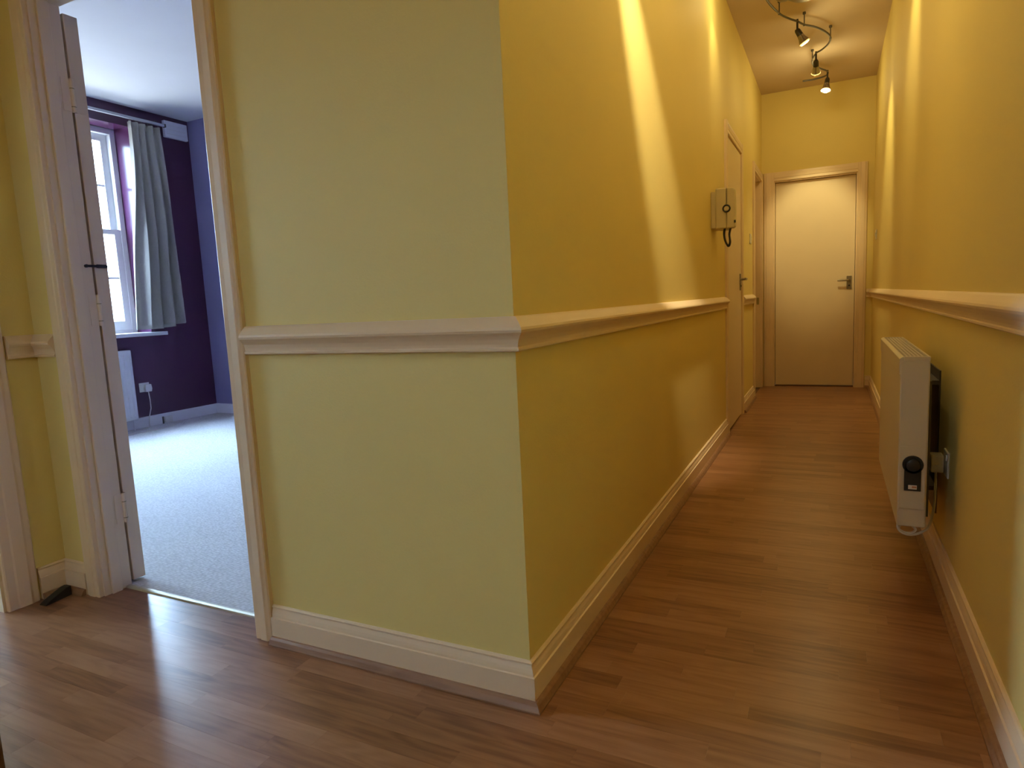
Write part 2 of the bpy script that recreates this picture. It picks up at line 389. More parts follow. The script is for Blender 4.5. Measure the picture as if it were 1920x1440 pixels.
LBL = {'front': 'on the pale wall end beside the bedroom door', 'corridor': 'along the left side of the corridor',
       'between_doors': 'on the short wall between the two left corridor doors', 'end': 'on the stub of end wall right of the far door',
       'right': 'along the right wall under the heater', 'left': 'at the left edge beside the side room door', 'front_corner': 'in the corner left of the bedroom door'}
tn = 0
for path, names in runs:
    for prof, base, mt, what, cat in ((SKIRT, 'baseboard_', 'trim', 'cream moulded skirting board', 'skirting'), (RAIL, 'trim_', 'trim', 'cream moulded dado rail', 'dado rail'), (BEAD, 'trim_', 'beadwood', 'thin wooden floor beading', 'beading')):
        for mb, nm in zip(sweep(path, prof), names):
            if base == 'trim_': tn += 1
            o = mb.build(base + (nm if base[0] == 'b' else str(tn)), mt)
            tag(o, what + ' ' + LBL[nm], cat, None, 'structure')
            if mt == 'beadwood': set_tone(o.data, [0.3] * len(o.data.polygons))
for mb, nm in zip(sweep([(XB, YFB), (XB, YB), (XL - 0.12, YB)], PLAIN), ('window', 'bedroom')):
    tag(mb.build('baseboard_' + nm, 'white'), 'white skirting board under the ' + ('dark purple' if nm == 'window' else 'lavender') + ' bedroom wall', 'skirting', None, 'structure')

# ------------------------------------------------------------------ doors
def leg_profile(w, d=0.020):
    """architrave section: (across, out); inner edge at 0"""
    return [(0, 0), (0, d*0.72), (0.004, d*0.85), (w*0.30, d*0.80), (w*0.36, d*0.95), (w*0.72, d), (w*0.80, d*0.86), (w*0.95, d*0.80), (w, d*0.62), (w, 0)]
def architrave_y(root, x0, x1, ztop, ysurf, sgn, wl, wr, wt):
    """casing on a wall facing y (sgn = outward direction)"""
    p = leg_profile(wl); MB().prism([(x0 - a, ysurf + sgn*b) for a, b in p], 'z', 0, ztop + wt).build('architrave_leg', 'trim', root)
    p = leg_profile(wr); MB().prism([(x1 + a, ysurf + sgn*b) for a, b in p], 'z', 0, ztop + wt).build('architrave_leg', 'trim', root)
    p = leg_profile(wt); MB().prism([(ysurf + sgn*b, ztop + a) for a, b in p], 'x', x0, x1).build('architrave_head', 'trim', root)
def architrave_x(root, y0, y1, ztop, xsurf, sgn, wl, wr, wt):
    p = leg_profile(wl); MB().prism([(xsurf + sgn*b, y0 - a) for a, b in p], 'z', 0, ztop + wt).build('architrave_leg', 'trim', root)
    p = leg_profile(wr); MB().prism([(xsurf + sgn*b, y1 + a) for a, b in p], 'z', 0, ztop + wt).build('architrave_leg', 'trim', root)
    p = leg_profile(wt); MB().prism([(xsurf + sgn*b, ztop + a) for a, b in p], 'y', y0, y1).build('architrave_head', 'trim', root)

# bedroom doorway, leaf folded right back behind the wall
d1 = thing('door_1', (-2.0, YF, 0), 'open bedroom doorway with painted cream frame and leaf folded back', 'door', None, 'structure')
architrave_y(d1, -2.398, -1.604, 2.09, YF, -1, 0.074, 0.070, 0.07)
box(-2.41, -2.390, YF, YFB, 0, 2.10).build('door_lining', 'door', d1)
box(-1.612, -1.592, YF, YFB, 0, 2.10).build('door_lining', 'door', d1)
box(-2.390, -1.612, YF, YFB, 2.08, 2.10).build('door_lining', 'door', d1)
box(-2.390, -2.379, 1.384, 1.422, 0, 2.08).build('door_stop', 'door', d1, bevel=0.002)
box(-1.623, -1.612, 1.384, 1.422, 0, 2.08).build('door_stop', 'door', d1, bevel=0.002)
leaf = box(-3.165, -2.396, 1.4755, 1.5245, 0.014, 2.066).build('door_leaf', 'door', d1, bevel=0.002)
for hz in (1.79, 1.045, 0.305):
    h = MB().tube([(-2.388, 1.4705, hz - 0.056), (-2.388, 1.4705, hz + 0.056)], 0.0075, 10).build('hinge', 'door', leaf)
    MB().prism([(-2.3965, 1.470), (-2.3945, 1.470), (-2.3945, 1.512), (-2.3965, 1.512)], 'z', hz - 0.055, hz + 0.055).build('hinge_plate', 'door', leaf)
    MB().prism([(-2.391, 1.436), (-2.3885, 1.436), (-2.3885, 1.470), (-2.391, 1.470)], 'z', hz - 0.055, hz + 0.055).build('hinge_plate', 'door', leaf)
    for q_ in (-0.040, 0.022):
        MB().tube([(-2.388, 1.4705, hz + q_), (-2.388, 1.4705, hz + q_ + 0.003)], 0.0079, 10).build('knuckle_gap', 'brass', leaf)
bolt = MB().tube([(-2.389, 1.441, 1.203), (-2.381, 1.441, 1.203)], 0.006, 10).tube([(-2.383, 1.437, 1.203), (-2.384, 1.515, 1.203)], 0.0045, 8)
bolt.tube([(-2.384, 1.478, 1.203), (-2.384, 1.512, 1.203)], 0.0065, 8).tube([(-2.384, 1.508, 1.203), (-2.396, 1.508, 1.203)], 0.004, 8)
tag(bolt.build('hook_latch', 'black', d1), 'small black metal hook across the hinge gap')

# side room door at the left edge
d2 = thing('door_2', (XLL, 0.75, 0), 'cream door frame cut off by the left edge of the photo', 'door', None, 'structure')
architrave_x(d2, 0.35, 1.150, 2.09, XLL, 1, 0.10, 0.102, 0.10)
box(XLL - 0.12, XLL, 1.140, 1.16, 0, 2.10).build('door_lining', 'door', d2)
box(XLL - 0.12, XLL, 0.34, 0.36, 0, 2.10).build('door_lining', 'door', d2)
box(XLL - 0.12, XLL, 0.36, 1.14, 2.08, 2.10).build('door_lining', 'door', d2)

def lever(root, base, out, along, name='door_handle', mt='nickel', plate=(0.045, 0.13)):
    """base point on the leaf, out = face normal, along = lever direction"""
    b, o, a = Vector(base), Vector(out), Vector(along); up = Vector((0, 0, 1))
    mb = MB(); w, h = plate; t = 0.008
    c = [b + a*sx*w/2 + up*sz*h/2 + o*e for e in (0, t) for sx, sz in ((-1,-1),(1,-1),(1,1),(-1,1))]
    mb.add(c, [(3,2,1,0),(4,5,6,7),(0,1,5,4),(1,2,6,5),(2,3,7,6),(3,0,4,7)])
    p = mb.build(name, mt, root, bevel=0.002)
    s0 = b + up*0.022
    MB().tube([s0 + o*0.006, s0 + o*0.040, s0 + o*0.050 + a*0.010, s0 + o*0.052 + a*0.105], [0.010, 0.009, 0.0095, 0.008], 10).build('lever', mt, p, smooth=True)
    MB().tube([b - up*0.03 + o*0.007, b - up*0.03 + o*0.012], 0.008, 10).build('keyhole_cover', 'black', p)
    return p

# far door
d3 = thing('door_3', (-0.17, YE, 0), 'plain cream door at the far end of the corridor', 'door', None, 'structure')
architrave_y(d3, -0.545, 0.205, 2.085, YE, -1, 0.095, 0.084, 0.088)
box(-0.555, -0.535, YE, YE + 0.12, 0, 2.095).build('door_lining', 'trim', d3)
box(0.195, 0.215, YE, YE + 0.12, 0, 2.095).build('door_lining', 'trim', d3)
box(-0.535, 0.195, YE, YE + 0.12, 2.075, 2.095).build('door_lining', 'trim', d3)
lf = box(-0.532, 0.192, YE + 0.045, YE + 0.085, 0.010, 2.072).build('door_leaf', 'door', d3, bevel=0.002)
lever(lf, (0.146, YE + 0.045, 1.040), (0, -1, 0), (-1, 0, 0))
tag(box(-0.535, 0.195, YE, YE + 0.12, -0.009, 0.002).build('threshold', 'subfloor', d3), 'dark strip in place of the shaded gap under the door')  # shade of the door gap drawn as a dark strip

# closed flush door on the left corridor wall
d4 = thing('door_4', (XL, 5.15, 0), 'closed flush door behind the entry phone on the left corridor wall', 'door', None, 'structure')
architrave_x(d4, 4.770, 5.530, 2.07, XL, 1, 0.075, 0.075, 0.075)
box(XL - 0.12, XL, 4.76, 4.78, 0, 2.08).build('door_lining', 'trim', d4)
box(XL - 0.12, XL, 5.52, 5.54, 0, 2.08).build('door_lining', 'trim', d4)
box(XL - 0.12, XL, 4.78, 5.52, 2.06, 2.08).build('door_lining', 'trim', d4)
lf = box(XL - 0.035, XL + 0.006, 4.783, 5.517, 0.012, 2.057).build('door_leaf', 'door', d4, bevel=0.002)
lever(lf, (XL + 0.006, 5.455, 1.075), (1, 0, 0), (0, -1, 0))

# recessed door at the far left
d5 = thing('door_5', (XL, 6.83, 0), 'recessed doorway on the left just before the far door', 'door', None, 'structure')
architrave_x(d5, 6.500, 7.160, 2.09, XL, 1, 0.075, 0.075, 0.075)
box(XL - 0.12, XL, 6.50, 6.52, 0, 2.10).build('door_lining', 'trim', d5)
box(XL - 0.12, XL, 7.14, 7.16, 0, 2.10).build('door_lining', 'trim', d5)
box(XL - 0.12, XL, 6.52, 7.14, 2.08, 2.10).build('door_lining', 'trim', d5)
box(XL - 0.118, XL - 0.078, 6.523, 7.137, 0.010, 2.077).build('door_leaf', 'door', d5, bevel=0.002)
tag(box(XL - 0.035, XL - 0.012, 7.1365, 7.140, 0.86, 0.93).build('latch_plate', 'brass', d5), 'small brass latch plate')

# ------------------------------------------------------------------ windows
def sash_window(name, y0, y1, label):
    z0, z1, xo = 0.885, 2.765, XB - 0.20
    w = thing(name, (xo, (y0+y1)/2, z0), label, 'window', None, 'structure')
    fr = MB(); t = 0.05
    for a, b, c, d in ((y0, y0+t, z0, z1), (y1-t, y1, z0, z1), (y0+t, y1-t, z0, z0+0.035), (y0+t, y1-t, z1-t, z1)): fr.box(xo-0.10, xo, a, b, c, d)
    fr.build('window_frame', 'white', w, bevel=0.004)
    zm = 1.83; st = 0.062
    for nm, xx, c, d, rb, rt in (('lower_sash', xo-0.045, z0+0.035, zm+0.022, 0.085, 0.045), ('upper_sash', xo-0.095, zm-0.022, z1-t, 0.045, 0.06)):
        a, b = y0+t, y1-t
        m_ = MB()
        m_.box(xx, xx+0.04, a, a+st, c, d).box(xx, xx+0.04, b-st, b, c, d).box(xx, xx+0.04, a+st, b-st, c, c+rb).box(xx, xx+0.04, a+st, b-st, d-rt, d)
        gy0, gy1, gz0, gz1 = a+st, b-st, c+rb, d-rt
        bw = 0.020; ny, nz = 3, 2
        for i in range(1, ny):
            q = gy0 + (gy1-gy0)*i/ny; m_.box(xx+0.006, xx+0.034, q-bw/2, q+bw/2, gz0, gz1)
        for i in range(1, nz):
            q = gz0 + (gz1-gz0)*i/nz; m_.box(xx+0.006, xx+0.034, gy0, gy1, q-bw/2, q+bw/2)
        sh = m_.build(nm, 'white', w)
        for i in range(ny):
            for j in range(nz):
                py0, py1 = gy0+(gy1-gy0)*i/ny, gy0+(gy1-gy0)*(i+1)/ny; pz0, pz1 = gz0+(gz1-gz0)*j/nz, gz0+(gz1-gz0)*(j+1)/nz
                box(xx+0.018, xx+0.022, py0, py1, pz0, pz1).build('pane', 'glass', sh)
    box(xo, XB, y0 + 0.0005, y1 - 0.0005, z0 + 0.0005, z0 + 0.006).build('sill_board', 'white', w)
    box(XB, XB + 0.055, y0 - 0.09, y1 + 0.13, z0 - 0.03, z0 + 0.004).build('window_sill', 'white', w, bevel=0.004)
    return w
sash_window('window_1', 2.85, 4.035, 'white sash window in the dark purple bedroom wall')
sash_window('fill_window_bedroom', 1.60, 2.52, 'added unseen sash window brightening the bedroom, behind the folded door')  # extra window added out of sight to brighten the bedroom
sash_window('window_2', -0.25, 1.10, 'white sash window of the side room out of view')

wb = thing('fill_window_hall', (-1.55, YBACK - 0.06, 1.25), 'added unseen window lighting the hall from behind the viewer', 'window', None, 'structure')  # unseen window added to bring daylight onto the front wall
for a in ((-1.73, -1.70, 1.40, 2.00), (-1.40, -1.37, 1.40, 2.00), (-1.70, -1.40, 1.40, 1.43), (-1.70, -1.40, 1.97, 2.00)):
    box(a[0], a[1], YBACK - 0.10, YBACK - 0.03, a[2], a[3]).build('window_frame', 'white', wb)
box(-1.70, -1.40, YBACK - 0.068, YBACK - 0.062, 1.43, 1.97).build('pane', 'glass', wb)

# ------------------------------------------------------------------ curtain and rail
def curtain():
    t = thing('curtain', (-5.70, 4.10, 0.92), 'grey pleated curtain drawn to the right of the bedroom window', 'curtain')
    ns, nz = 120, 40; vs = []; zt = 2.785
    def sm(a): a = max(0, min(1, a)); return a*a*(3-2*a)
    for j in range(nz + 1):
        v = j / nz
        ya = 3.965 + (3.868 - 3.975) * v + 0.02*math.sin(v*5)
        yb = 4.285 + (4.350 - 4.285) * v
        for i in range(ns + 1):
            s = i / ns
            zb = 0.918 + 0.045 * sm((s - 0.45) / 0.5)
            amp = 0.024 + 0.022 * sm(v * 1.6)
            ph = 2*math.pi*(4.6*s + 0.10*math.sin(5*s + 2.1*v)) + 0.8*v
            xx = -5.705 + amp * (1.35 - 2.4*abs(math.sin(ph/2)) + 0.25*math.sin(1.7*ph + 1.3 + v)) + 0.008*math.sin(9*v + 7*s)
            vs.append((xx, ya + (yb-ya)*s + 0.010*math.sin(ph*1.0 + 1.2), zt + (zb - zt)*v))
    fs = [(j*(ns+1)+i, j*(ns+1)+i+1, (j+1)*(ns+1)+i+1, (j+1)*(ns+1)+i) for j in range(nz) for i in range(ns)]
    o = MB().add(vs, fs).build('curtain_cloth', 'cloth', t, smooth=True)
    m_ = o.modifiers.new('thickness', 'SOLIDIFY'); m_.thickness = 0.003
    hd = MB()
    vs2 = []
    for j in range(2):
        for i in range(ns + 1):
            s = i / ns; ph = 2*math.pi*(4.6*s + 0.10*math.sin(5*s))
            vs2.append((-5.705 + 0.017*math.sin(ph) + 0.006, 3.975 + 0.31*s, zt + 0.002 - 0.06*j))
    hd.add(vs2, [(i, i+1, ns+1+i+1, ns+1+i) for i in range(ns)])
    h = hd.build('heading_tape', 'cloth', t, smooth=True); m_ = h.modifiers.new('thickness', 'SOLIDIFY'); m_.thickness = 0.004
    for i in range(6):
        yy = 3.99 + i*0.055
        MB().tube([(-5.700, yy, 2.77), (-5.696, yy, 2.79), (-5.700, yy, 2.803)], 0.003, 6).build('curtain_hook', 'steel', t)
curtain()
rl = thing('curtain_rail', (-5.70, 3.4, 2.80), 'pale curtain rail fixed above the bedroom window', 'curtain rail')
box(-5.712, -5.688, 2.45, 4.33, 2.808, 2.832).build('rail', 'greyrail', rl, bevel=0.004)
box(-5.716, -5.684, 4.33, 4.345, 2.804, 2.836).build('end_stop', 'steel', rl, bevel=0.003)
for yy in (2.6, 3.45, 4.25):
    box(-5.80, -5.70, yy-0.012, yy+0.012, 2.832, 2.845).build('rail_bracket', 'steel', rl)

# ------------------------------------------------------------------ bedroom fittings
vc = thing('plastic_cover', (XB, 4.515, 2.74), 'white rectangular plastic cover high on the purple wall right of the curtain', 'wall cover')
box(XB, XB + 0.035, 4.385, 4.635, 2.742, 2.898).build('cover', 'white', vc, bevel=0.006)
for i in range(3):
    box(XB + 0.034, XB + 0.0365, 4.405, 4.615, 2.775 + i*0.04, 2.779 + i*0.04).build('groove_line', 'wplastic', vc)

rd = thing('panel_radiator', (XB + 0.07, 3.2, 0.09), 'white ribbed panel radiator under the bedroom window', 'radiator')
box(XB + 0.035, XB + 0.085, 2.66, 3.755, 0.095, 0.740).build('radiator_panel', 'white', rd, bevel=0.008)
yy = 2.70
while yy < 3.72:
    MB().prism([(XB + 0.084, yy), (XB + 0.098, yy + 0.008), (XB + 0.098, yy + 0.024), (XB + 0.084, yy + 0.032)], 'z', 0.13, 0.70).build('rib', 'white', rd); yy += 0.0405
for by in (2.7, 3.55): box(XB + 0.001, XB + 0.035, by, by + 0.04, 0.3, 0.6).build('wall_bracket', 'steel', rd)
MB().tube([(XB + 0.06, 3.72, 0.10), (XB + 0.06, 3.72, 0.004)], 0.008, 8).build('pipe', 'white', rd)

def socket(name, y, z, label, w=0.086, xs=XB, sg=1):
    t = thing(name, (xs, y, z - 0.043), label, 'socket')
    a, b = sorted((xs, xs + sg*0.006)); box(a, b, y - w/2, y + w/2, z - 0.043, z + 0.043).build('faceplate', 'wplastic', t, bevel=0.003)
    a, b = sorted((xs + sg*0.005, xs + sg*0.009)); box(a, b, y - w/2 + 0.012, y - w/2 + 0.022, z + 0.015, z + 0.032).build('switch_rocker', 'wplastic', t)
    return t
socket('power_socket', 3.895, 0.378, 'white socket on the purple wall right of the radiator', 0.10)
pl = thing('power_plug', (XB + 0.012, 3.905, 0.33), 'white plug and hanging flex in the bedroom socket', 'plug')
MB().prism([(3.885, 0.335), (3.940, 0.335), (3.946, 0.365), (3.940, 0.405), (3.885, 0.405), (3.879, 0.365)], 'x', XB + 0.012, XB + 0.045).build('plug_body', 'wplastic', pl, bevel=0.004)
MB().tube([(XB + 0.03, 3.912, 0.338), (XB + 0.04, 3.912, 0.26), (XB + 0.05, 3.905, 0.18), (XB + 0.05, 3.88, 0.10), (XB + 0.05, 3.872, 0.03), (XB + 0.07, 3.86, 0.011), (XB + 0.16, 3.72, 0.009), (XB + 0.25, 3.55, 0.009), (XB + 0.27, 3.30, 0.009)], 0.0045, 8).build('flex', 'wplastic', pl, smooth=True)
tb = thing('telephone_point', (XB + 0.014, 4.09, 0.01), 'small white cable box on the bedroom skirting board', 'cable box')
box(XB + 0.014, XB + 0.038, 4.045, 4.125, 0.012, 0.072).build('cover', 'wplastic', tb, bevel=0.004)
box(XB + 0.014, XB + 0.020, 4.030, 4.044, 0.004, 0.074).build('cable_clip', 'steel', tb)
tag(MB().tube([(XB + 0.28, 3.50, 0.008), (XB + 0.27, 3.70, 0.008), (XB + 0.285, 3.80, 0.008), (XB + 0.24, 3.95, 0.008), (XB + 0.155, 4.10, 0.008), (XB + 0.12, 4.16, 0.008), (XB + 0.09, 4.12, 0.010), (XB + 0.04, 4.09, 0.014)], 0.0038, 8).build('loose_cable', 'wplastic', smooth=True),
    'thin pale cable lying on the carpet along the purple wall', 'cable')

# ------------------------------------------------------------------ entry phone on the corridor wall
ph = thing('entry_phone', (XL, 4.20, 1.375), 'cream wall mounted entry phone with black ring and coiled cord', 'entry phone')
box(XL, XL + 0.028, 4.135, 4.315, 1.385, 1.600).build('back_plate', 'plastic', ph, bevel=0.005)
box(XL + 0.026, XL + 0.0905, 4.130, 4.300, 1.380, 1.618).build('housing', 'plastic', ph, bevel=0.010, segs=3)
hs = MB().prism([(XL + 0.0915, 1.380), (XL + 0.132, 1.380), (XL + 0.140, 1.392), (XL + 0.142, 1.50), (XL + 0.138, 1.600), (XL + 0.128, 1.614), (XL + 0.0915, 1.616)], 'y', 4.130, 4.190).build('handset', 'plastic', ph, bevel=0.006, segs=2)
rg = [(XL + 0.0915 + 0.0195*math.cos(a), 4.128, 1.495 + 0.0195*math.sin(a)) for a in [2*math.pi*i/28 for i in range(28)]]
MB().tube(rg, 0.0046, 8, closed=True).build('button_ring', 'black', ph, smooth=True)
MB().tube([(XL + 0.0915, 4.131, 1.495), (XL + 0.0915, 4.125, 1.495)], 0.014, 20).build('button', 'plastic', ph)
box(XL + 0.0905, XL + 0.0920, 4.1285, 4.1300, 1.52, 1.616).build('seam', 'black', ph)
box(XL + 0.133, XL + 0.144, 4.126, 4.131, 1.408, 1.424).build('hook_switch', 'black', ph)
cp = []
cl = [(XL + 0.078, 4.150, 1.382), (XL + 0.074, 4.150, 1.35), (XL + 0.080, 4.150, 1.31), (XL + 0.098, 4.150, 1.276), (XL + 0.108, 4.152, 1.30), (XL + 0.104, 4.152, 1.345), (XL + 0.112, 4.155, 1.384)]
def spline(pts, n):
    P = [Vector(p) for p in pts]; P = [P[0]*2 - P[1]] + P + [P[-1]*2 - P[-2]]; out = []
    for i in range(1, len(P) - 2):
        for k in range(n):
            t = k / n; a, b, c, d = P[i-1], P[i], P[i+1], P[i+2]
            out.append(0.5*((2*b) + (c-a)*t + (2*a-5*b+4*c-d)*t*t + (3*b-a-3*c+d)*t**3))
    out.append(P[-2]); return out
ctr = spline(cl, 40)
for i, p in enumerate(ctr):
    t = (ctr[min(i+1, len(ctr)-1)] - ctr[max(i-1, 0)]).normalized(); u = t.cross(Vector((0, 1, 0))).normalized(); w = t.cross(u)
    g = 2*math.pi*i/6.0; cp.append(p + (u*math.cos(g) + w*math.sin(g))*0.0052)
MB().tube(cp, 0.0026, 5).build('coiled_cord', 'black', ph, smooth=True)

# light switches
def switch(name, xs, sg, y, z, label):
    t = thing(name, (xs, y, z - 0.043), label, 'light switch')
    a, b = sorted((xs, xs + sg*0.010)); box(a, b, y - 0.043, y + 0.043, z - 0.043, z + 0.043).build('faceplate', 'wplastic', t, bevel=0.003)
    a, b = sorted((xs + sg*0.009, xs + sg*0.016)); box(a, b, y - 0.010, y + 0.010, z - 0.016, z + 0.016).build('rocker', 'wplastic', t, bevel=0.002)
switch('light_switch', XL, 1, 6.21, 1.46, 'cream light switch between the two left corridor doors')
switch('light_switch', XR, -1, 6.72, 1.445, 'cream light switch on the right wall near the far door')

# ------------------------------------------------------------------ electric heater on the right wall
ht = thing('electric_heater', (0.23, 2.75, 0.242), 'cream slimline electric panel heater on the right wall', 'heater')
HX0, HX1, HY0, HY1, HZ0, HZ1 = 0.190, 0.268, 2.300, 3.180, 0.242, 0.778
box(HX0, HX1, HY0, HY1, HZ0, HZ1 - 0.012).build('casing', 'heater', ht, bevel=0.004)
# sloped top front lip
MB().prism([(HX0 - 0.003, HZ1 - 0.055), (HX0 - 0.003, HZ1 - 0.006), (HX0 + 0.004, HZ1), (HX0 + 0.010, HZ1), (HX0 + 0.010, HZ1 - 0.055)], 'y', HY0 + 0.001, HY1 - 0.001).build('front_lip', 'heater', ht, bevel=0.0015)
tf = MB().box(HX0 + 0.010, HX1, HY0, HY0 + 0.012, HZ1 - 0.013, HZ1).box(HX0 + 0.010, HX1, HY1 - 0.012, HY1, HZ1 - 0.013, HZ1).box(HX1 - 0.005, HX1, HY0 + 0.012, HY1 - 0.012, HZ1 - 0.013, HZ1)
tf.build('grille_frame', 'heater', ht)
gr = MB(); n = 30
for i in range(1, n):
    yy = HY0 + 0.012 + (HY1 - HY0 - 0.024)*i/n; gr.box(HX0 + 0.010, HX1 - 0.005, yy - 0.0040, yy + 0.0040, HZ1 - 0.006, HZ1 - 0.002)
for i in range(1, 6):
    xx = HX0 + 0.010 + (HX1 - HX0 - 0.015)*i/6; gr.box(xx - 0.0020, xx + 0.0020, HY0 + 0.012, HY1 - 0.012, HZ1 - 0.0062, HZ1 - 0.0022)
tag(gr.build('grille', 'heater', ht), 'grid of thin bars over the heater outlet')
tag(box(HX0 + 0.010, HX1 - 0.005, HY0 + 0.012, HY1 - 0.012, HZ1 - 0.0119, HZ1 - 0.0110).build('outlet_shade', 'black', ht), 'black sheet standing in for the shade under the grille')  # shade of the recess put into a black sheet
cpn = box(HX0 + 0.004, HX1 - 0.004, HY0 - 0.0025, HY0 + 0.001, 0.30, 0.500).build('control_panel', 'heater', ht, bevel=0.002)
xc, zc, dr = 0.2295, 0.443, 0.0285
MB().lathe((xc, HY0 - 0.002, zc), (0, -1, 0), [(0, dr), (0.004, dr), (0.006, dr*0.95), (0.006, dr*0.72), (0.014, dr*0.66), (0.015, dr*0.6), (0.015, 0)], 28).build('thermostat_dial', 'black', cpn, smooth=True)
sw = box(xc - 0.0225, xc + 0.0225, HY0 - 0.008, HY0 - 0.002, 0.360, zc).build('switch_panel', 'black', ht, bevel=0.0015)
box(xc - 0.0115, xc + 0.0115, HY0 - 0.0088, HY0 - 0.0078, 0.366, 0.379).build('rating_label', 'label', sw)
box(xc - 0.0015, xc + 0.0105, HY0 - 0.0092, HY0 - 0.0087, 0.370, 0.376).build('label_print', 'label_red', sw)
MB().prism([(XR, 0.17), (XR, 0.690), (XR - 0.005, 0.690), (XR - 0.005, 0.655), (XR - 0.071, 0.655), (XR - 0.071, 0.640), (XR - 0.005, 0.640), (XR - 0.005, 0.27), (XR - 0.071, 0.27), (XR - 0.071, 0.255), (XR - 0.005, 0.255), (XR - 0.005, 0.17)], 'y', 2.70, 3.10).build('wall_bracket', 'bracket', ht)
box(XR - 0.079, XR - 0.070, 2.33, 3.15, 0.27, 0.70).build('back_panel', 'bracket', ht)
fl = spline([(0.314, 2.49, 0.376), (0.312, 2.47, 0.33), (0.306, 2.44, 0.27), (0.290, 2.40, 0.222), (0.270, 2.36, 0.212), (0.235, 2.335, 0.205), (0.205, 2.33, 0.213), (0.196, 2.332, 0.232), (0.205, 2.345, 0.246), (0.230, 2.345, 0.236), (0.246, 2.34, 0.222), (0.235, 2.335, 0.212), (0.215, 2.335, 0.211), (0.200, 2.34, 0.222), (0.215, 2.355, 0.245)], 8)
MB().tube(fl, 0.0040, 8).build('flex', 'wplastic', ht, smooth=True)
socket('power_socket', 2.50, 0.405, 'cream socket on the right wall just behind the heater', 0.086, XR, -1)
hp = thing('power_plug', (XR - 0.03, 2.50, 0.375), 'cream plug behind the near end of the heater', 'plug')
MB().prism([(2.472, 0.378), (2.526, 0.378), (2.530, 0.405), (2.524, 0.436), (2.474, 0.436), (2.468, 0.405)], 'x', XR - 0.050, XR - 0.0135).build('plug_body', 'wplastic', hp, bevel=0.004)

# ------------------------------------------------------------------ track lights
SPILL = 2.1      # light leaving sideways through the glass shade of each lit head
def head(root, mount, aim, power=0, color=WARM, size=52, blend=0.55, drop=0.060, on=True, spill=None):
    m_ = Vector(mount); a = Vector(aim).normalized(); j = m_ - Vector((0, 0, drop))
    h = MB().tube([m_ + Vector((0, 0, 0.014)), j], 0.0075, 10)
    h.lathe(j - a*0.010, a, [(0, 0), (0.0, 0.013), (0.012, 0.019), (0.050, 0.021), (0.054, 0.014), (0.054, 0)], 16)
    o = h.build('spot_head', 'darksteel', root, smooth=True)
    MB().lathe(j, a, [(0.040, 0.021), (0.066, 0.026), (0.104, 0.041), (0.1045, 0.0398), (0.066, 0.0248), (0.040, 0.0198)], 22).build('glass_shade', 'shade', o, smooth=True)
    MB().lathe(j, a, [(0.044, 0.010), (0.058, 0.015), (0.080, 0.026), (0.094, 0.0335), (0.094, 0)], 20).build('reflector', 'reflector', o, smooth=True)
    MB().lathe(j, a, [(0.0945, 0), (0.0945, 0.0335), (0.0985, 0.036), (0.1015, 0.030), (0.1030, 0)], 24).build('lamp_lens', 'bulb' if on else 'shade', o, smooth=True)
    if on and power:
        d = bpy.data.lights.new('spot_lamp', 'SPOT'); d.energy = power; d.color = color; d.spot_size = math.radians(size); d.spot_blend = blend; d.shadow_soft_size = 0.028
        l = bpy.data.objects.new('spot_lamp', d); COL.objects.link(l); l.parent = o
        l.location = (j + a*0.112) - ORG[o.name]; l.rotation_euler = a.to_track_quat('-Z', 'Y').to_euler()
        d2_ = bpy.data.lights.new('bulb_spill', 'POINT'); d2_.energy = SPILL if spill is None else spill; d2_.color = color; d2_.shadow_soft_size = 0.03
        l2 = bpy.data.objects.new('bulb_spill', d2_); COL.objects.link(l2); l2.parent = o; l2.location = (j + a*0.135) - ORG[o.name]
    return o
ZT = 2.86
def rods(root, pts):
    for a, b in pts:
        MB().lathe((a, b, ZC), (0, 0, -1), [(0, 0.011), (0.014, 0.011), (0.018, 0.004), (ZC - ZT, 0.004), (ZC - ZT + 0.008, 0.010), (ZC - ZT + 0.010, 0)], 12).build('support_rod', 'steel', root)
t1 = thing('track_light', (-0.18, 5.0, ZT), 'curved brown metal ceiling track with hanging spotlights', 'track light')
pts = [(0.02, 3.55), (-0.06, 3.72), (-0.22, 3.90), (-0.36, 4.15), (-0.42, 4.45), (-0.403, 4.777), (-0.347, 5.042), (-0.291, 5.176), (-0.244, 5.258), (-0.203, 5.347), (-0.129, 5.448), (-0.068, 5.586), (-0.037, 5.721), (-0.052, 5.855), (-0.098, 5.964), (-0.141, 6.027), (-0.172, 6.184), (-0.165, 6.340), (-0.121, 6.439), (-0.062, 6.570), (-0.078, 6.688), (-0.178, 6.736), (-0.265, 6.727)]
MB().tube(spline([(a, b, ZT) for a, b in pts], 8), 0.0070, 10).build('track_rail', 'steel', t1, smooth=True)
rods(t1, ((-0.347, 5.042), (-0.203, 5.347), (-0.037, 5.721), (-0.172, 6.184), (-0.36, 4.15)))
MB().lathe((-0.190, 4.915, ZC), (0, 0, -1), [(0, 0.125), (0.012, 0.125), (0.045, 0.11), (0.07, 0.07), (0.075, 0)], 32).build('ceiling_canopy', 'nickel', t1, smooth=True)
MB().lathe((-0.315, 4.955, ZC), (0, 0, -1), [(0, 0.045), (0.03, 0.045), (0.04, 0.032), (0.042, 0)], 24).build('ceiling_cup', 'nickel', t1, smooth=True)
head(t1, (-0.244, 5.258, ZT), (0.45, 0.18, -0.80), 30, size=64, blend=0.9)
head(t1, (-0.141, 6.027, ZT), (-0.02, 0.74, -0.72), 52, size=40, blend=0.7)
head(t1, (-0.062, 6.580, ZT), (-0.12, -0.24, -0.95), 30, size=60, blend=0.9)
head(t1, (-0.36, 4.15, ZT), (-0.55, 0.30, -0.75), 4.5, size=70, blend=1.0)
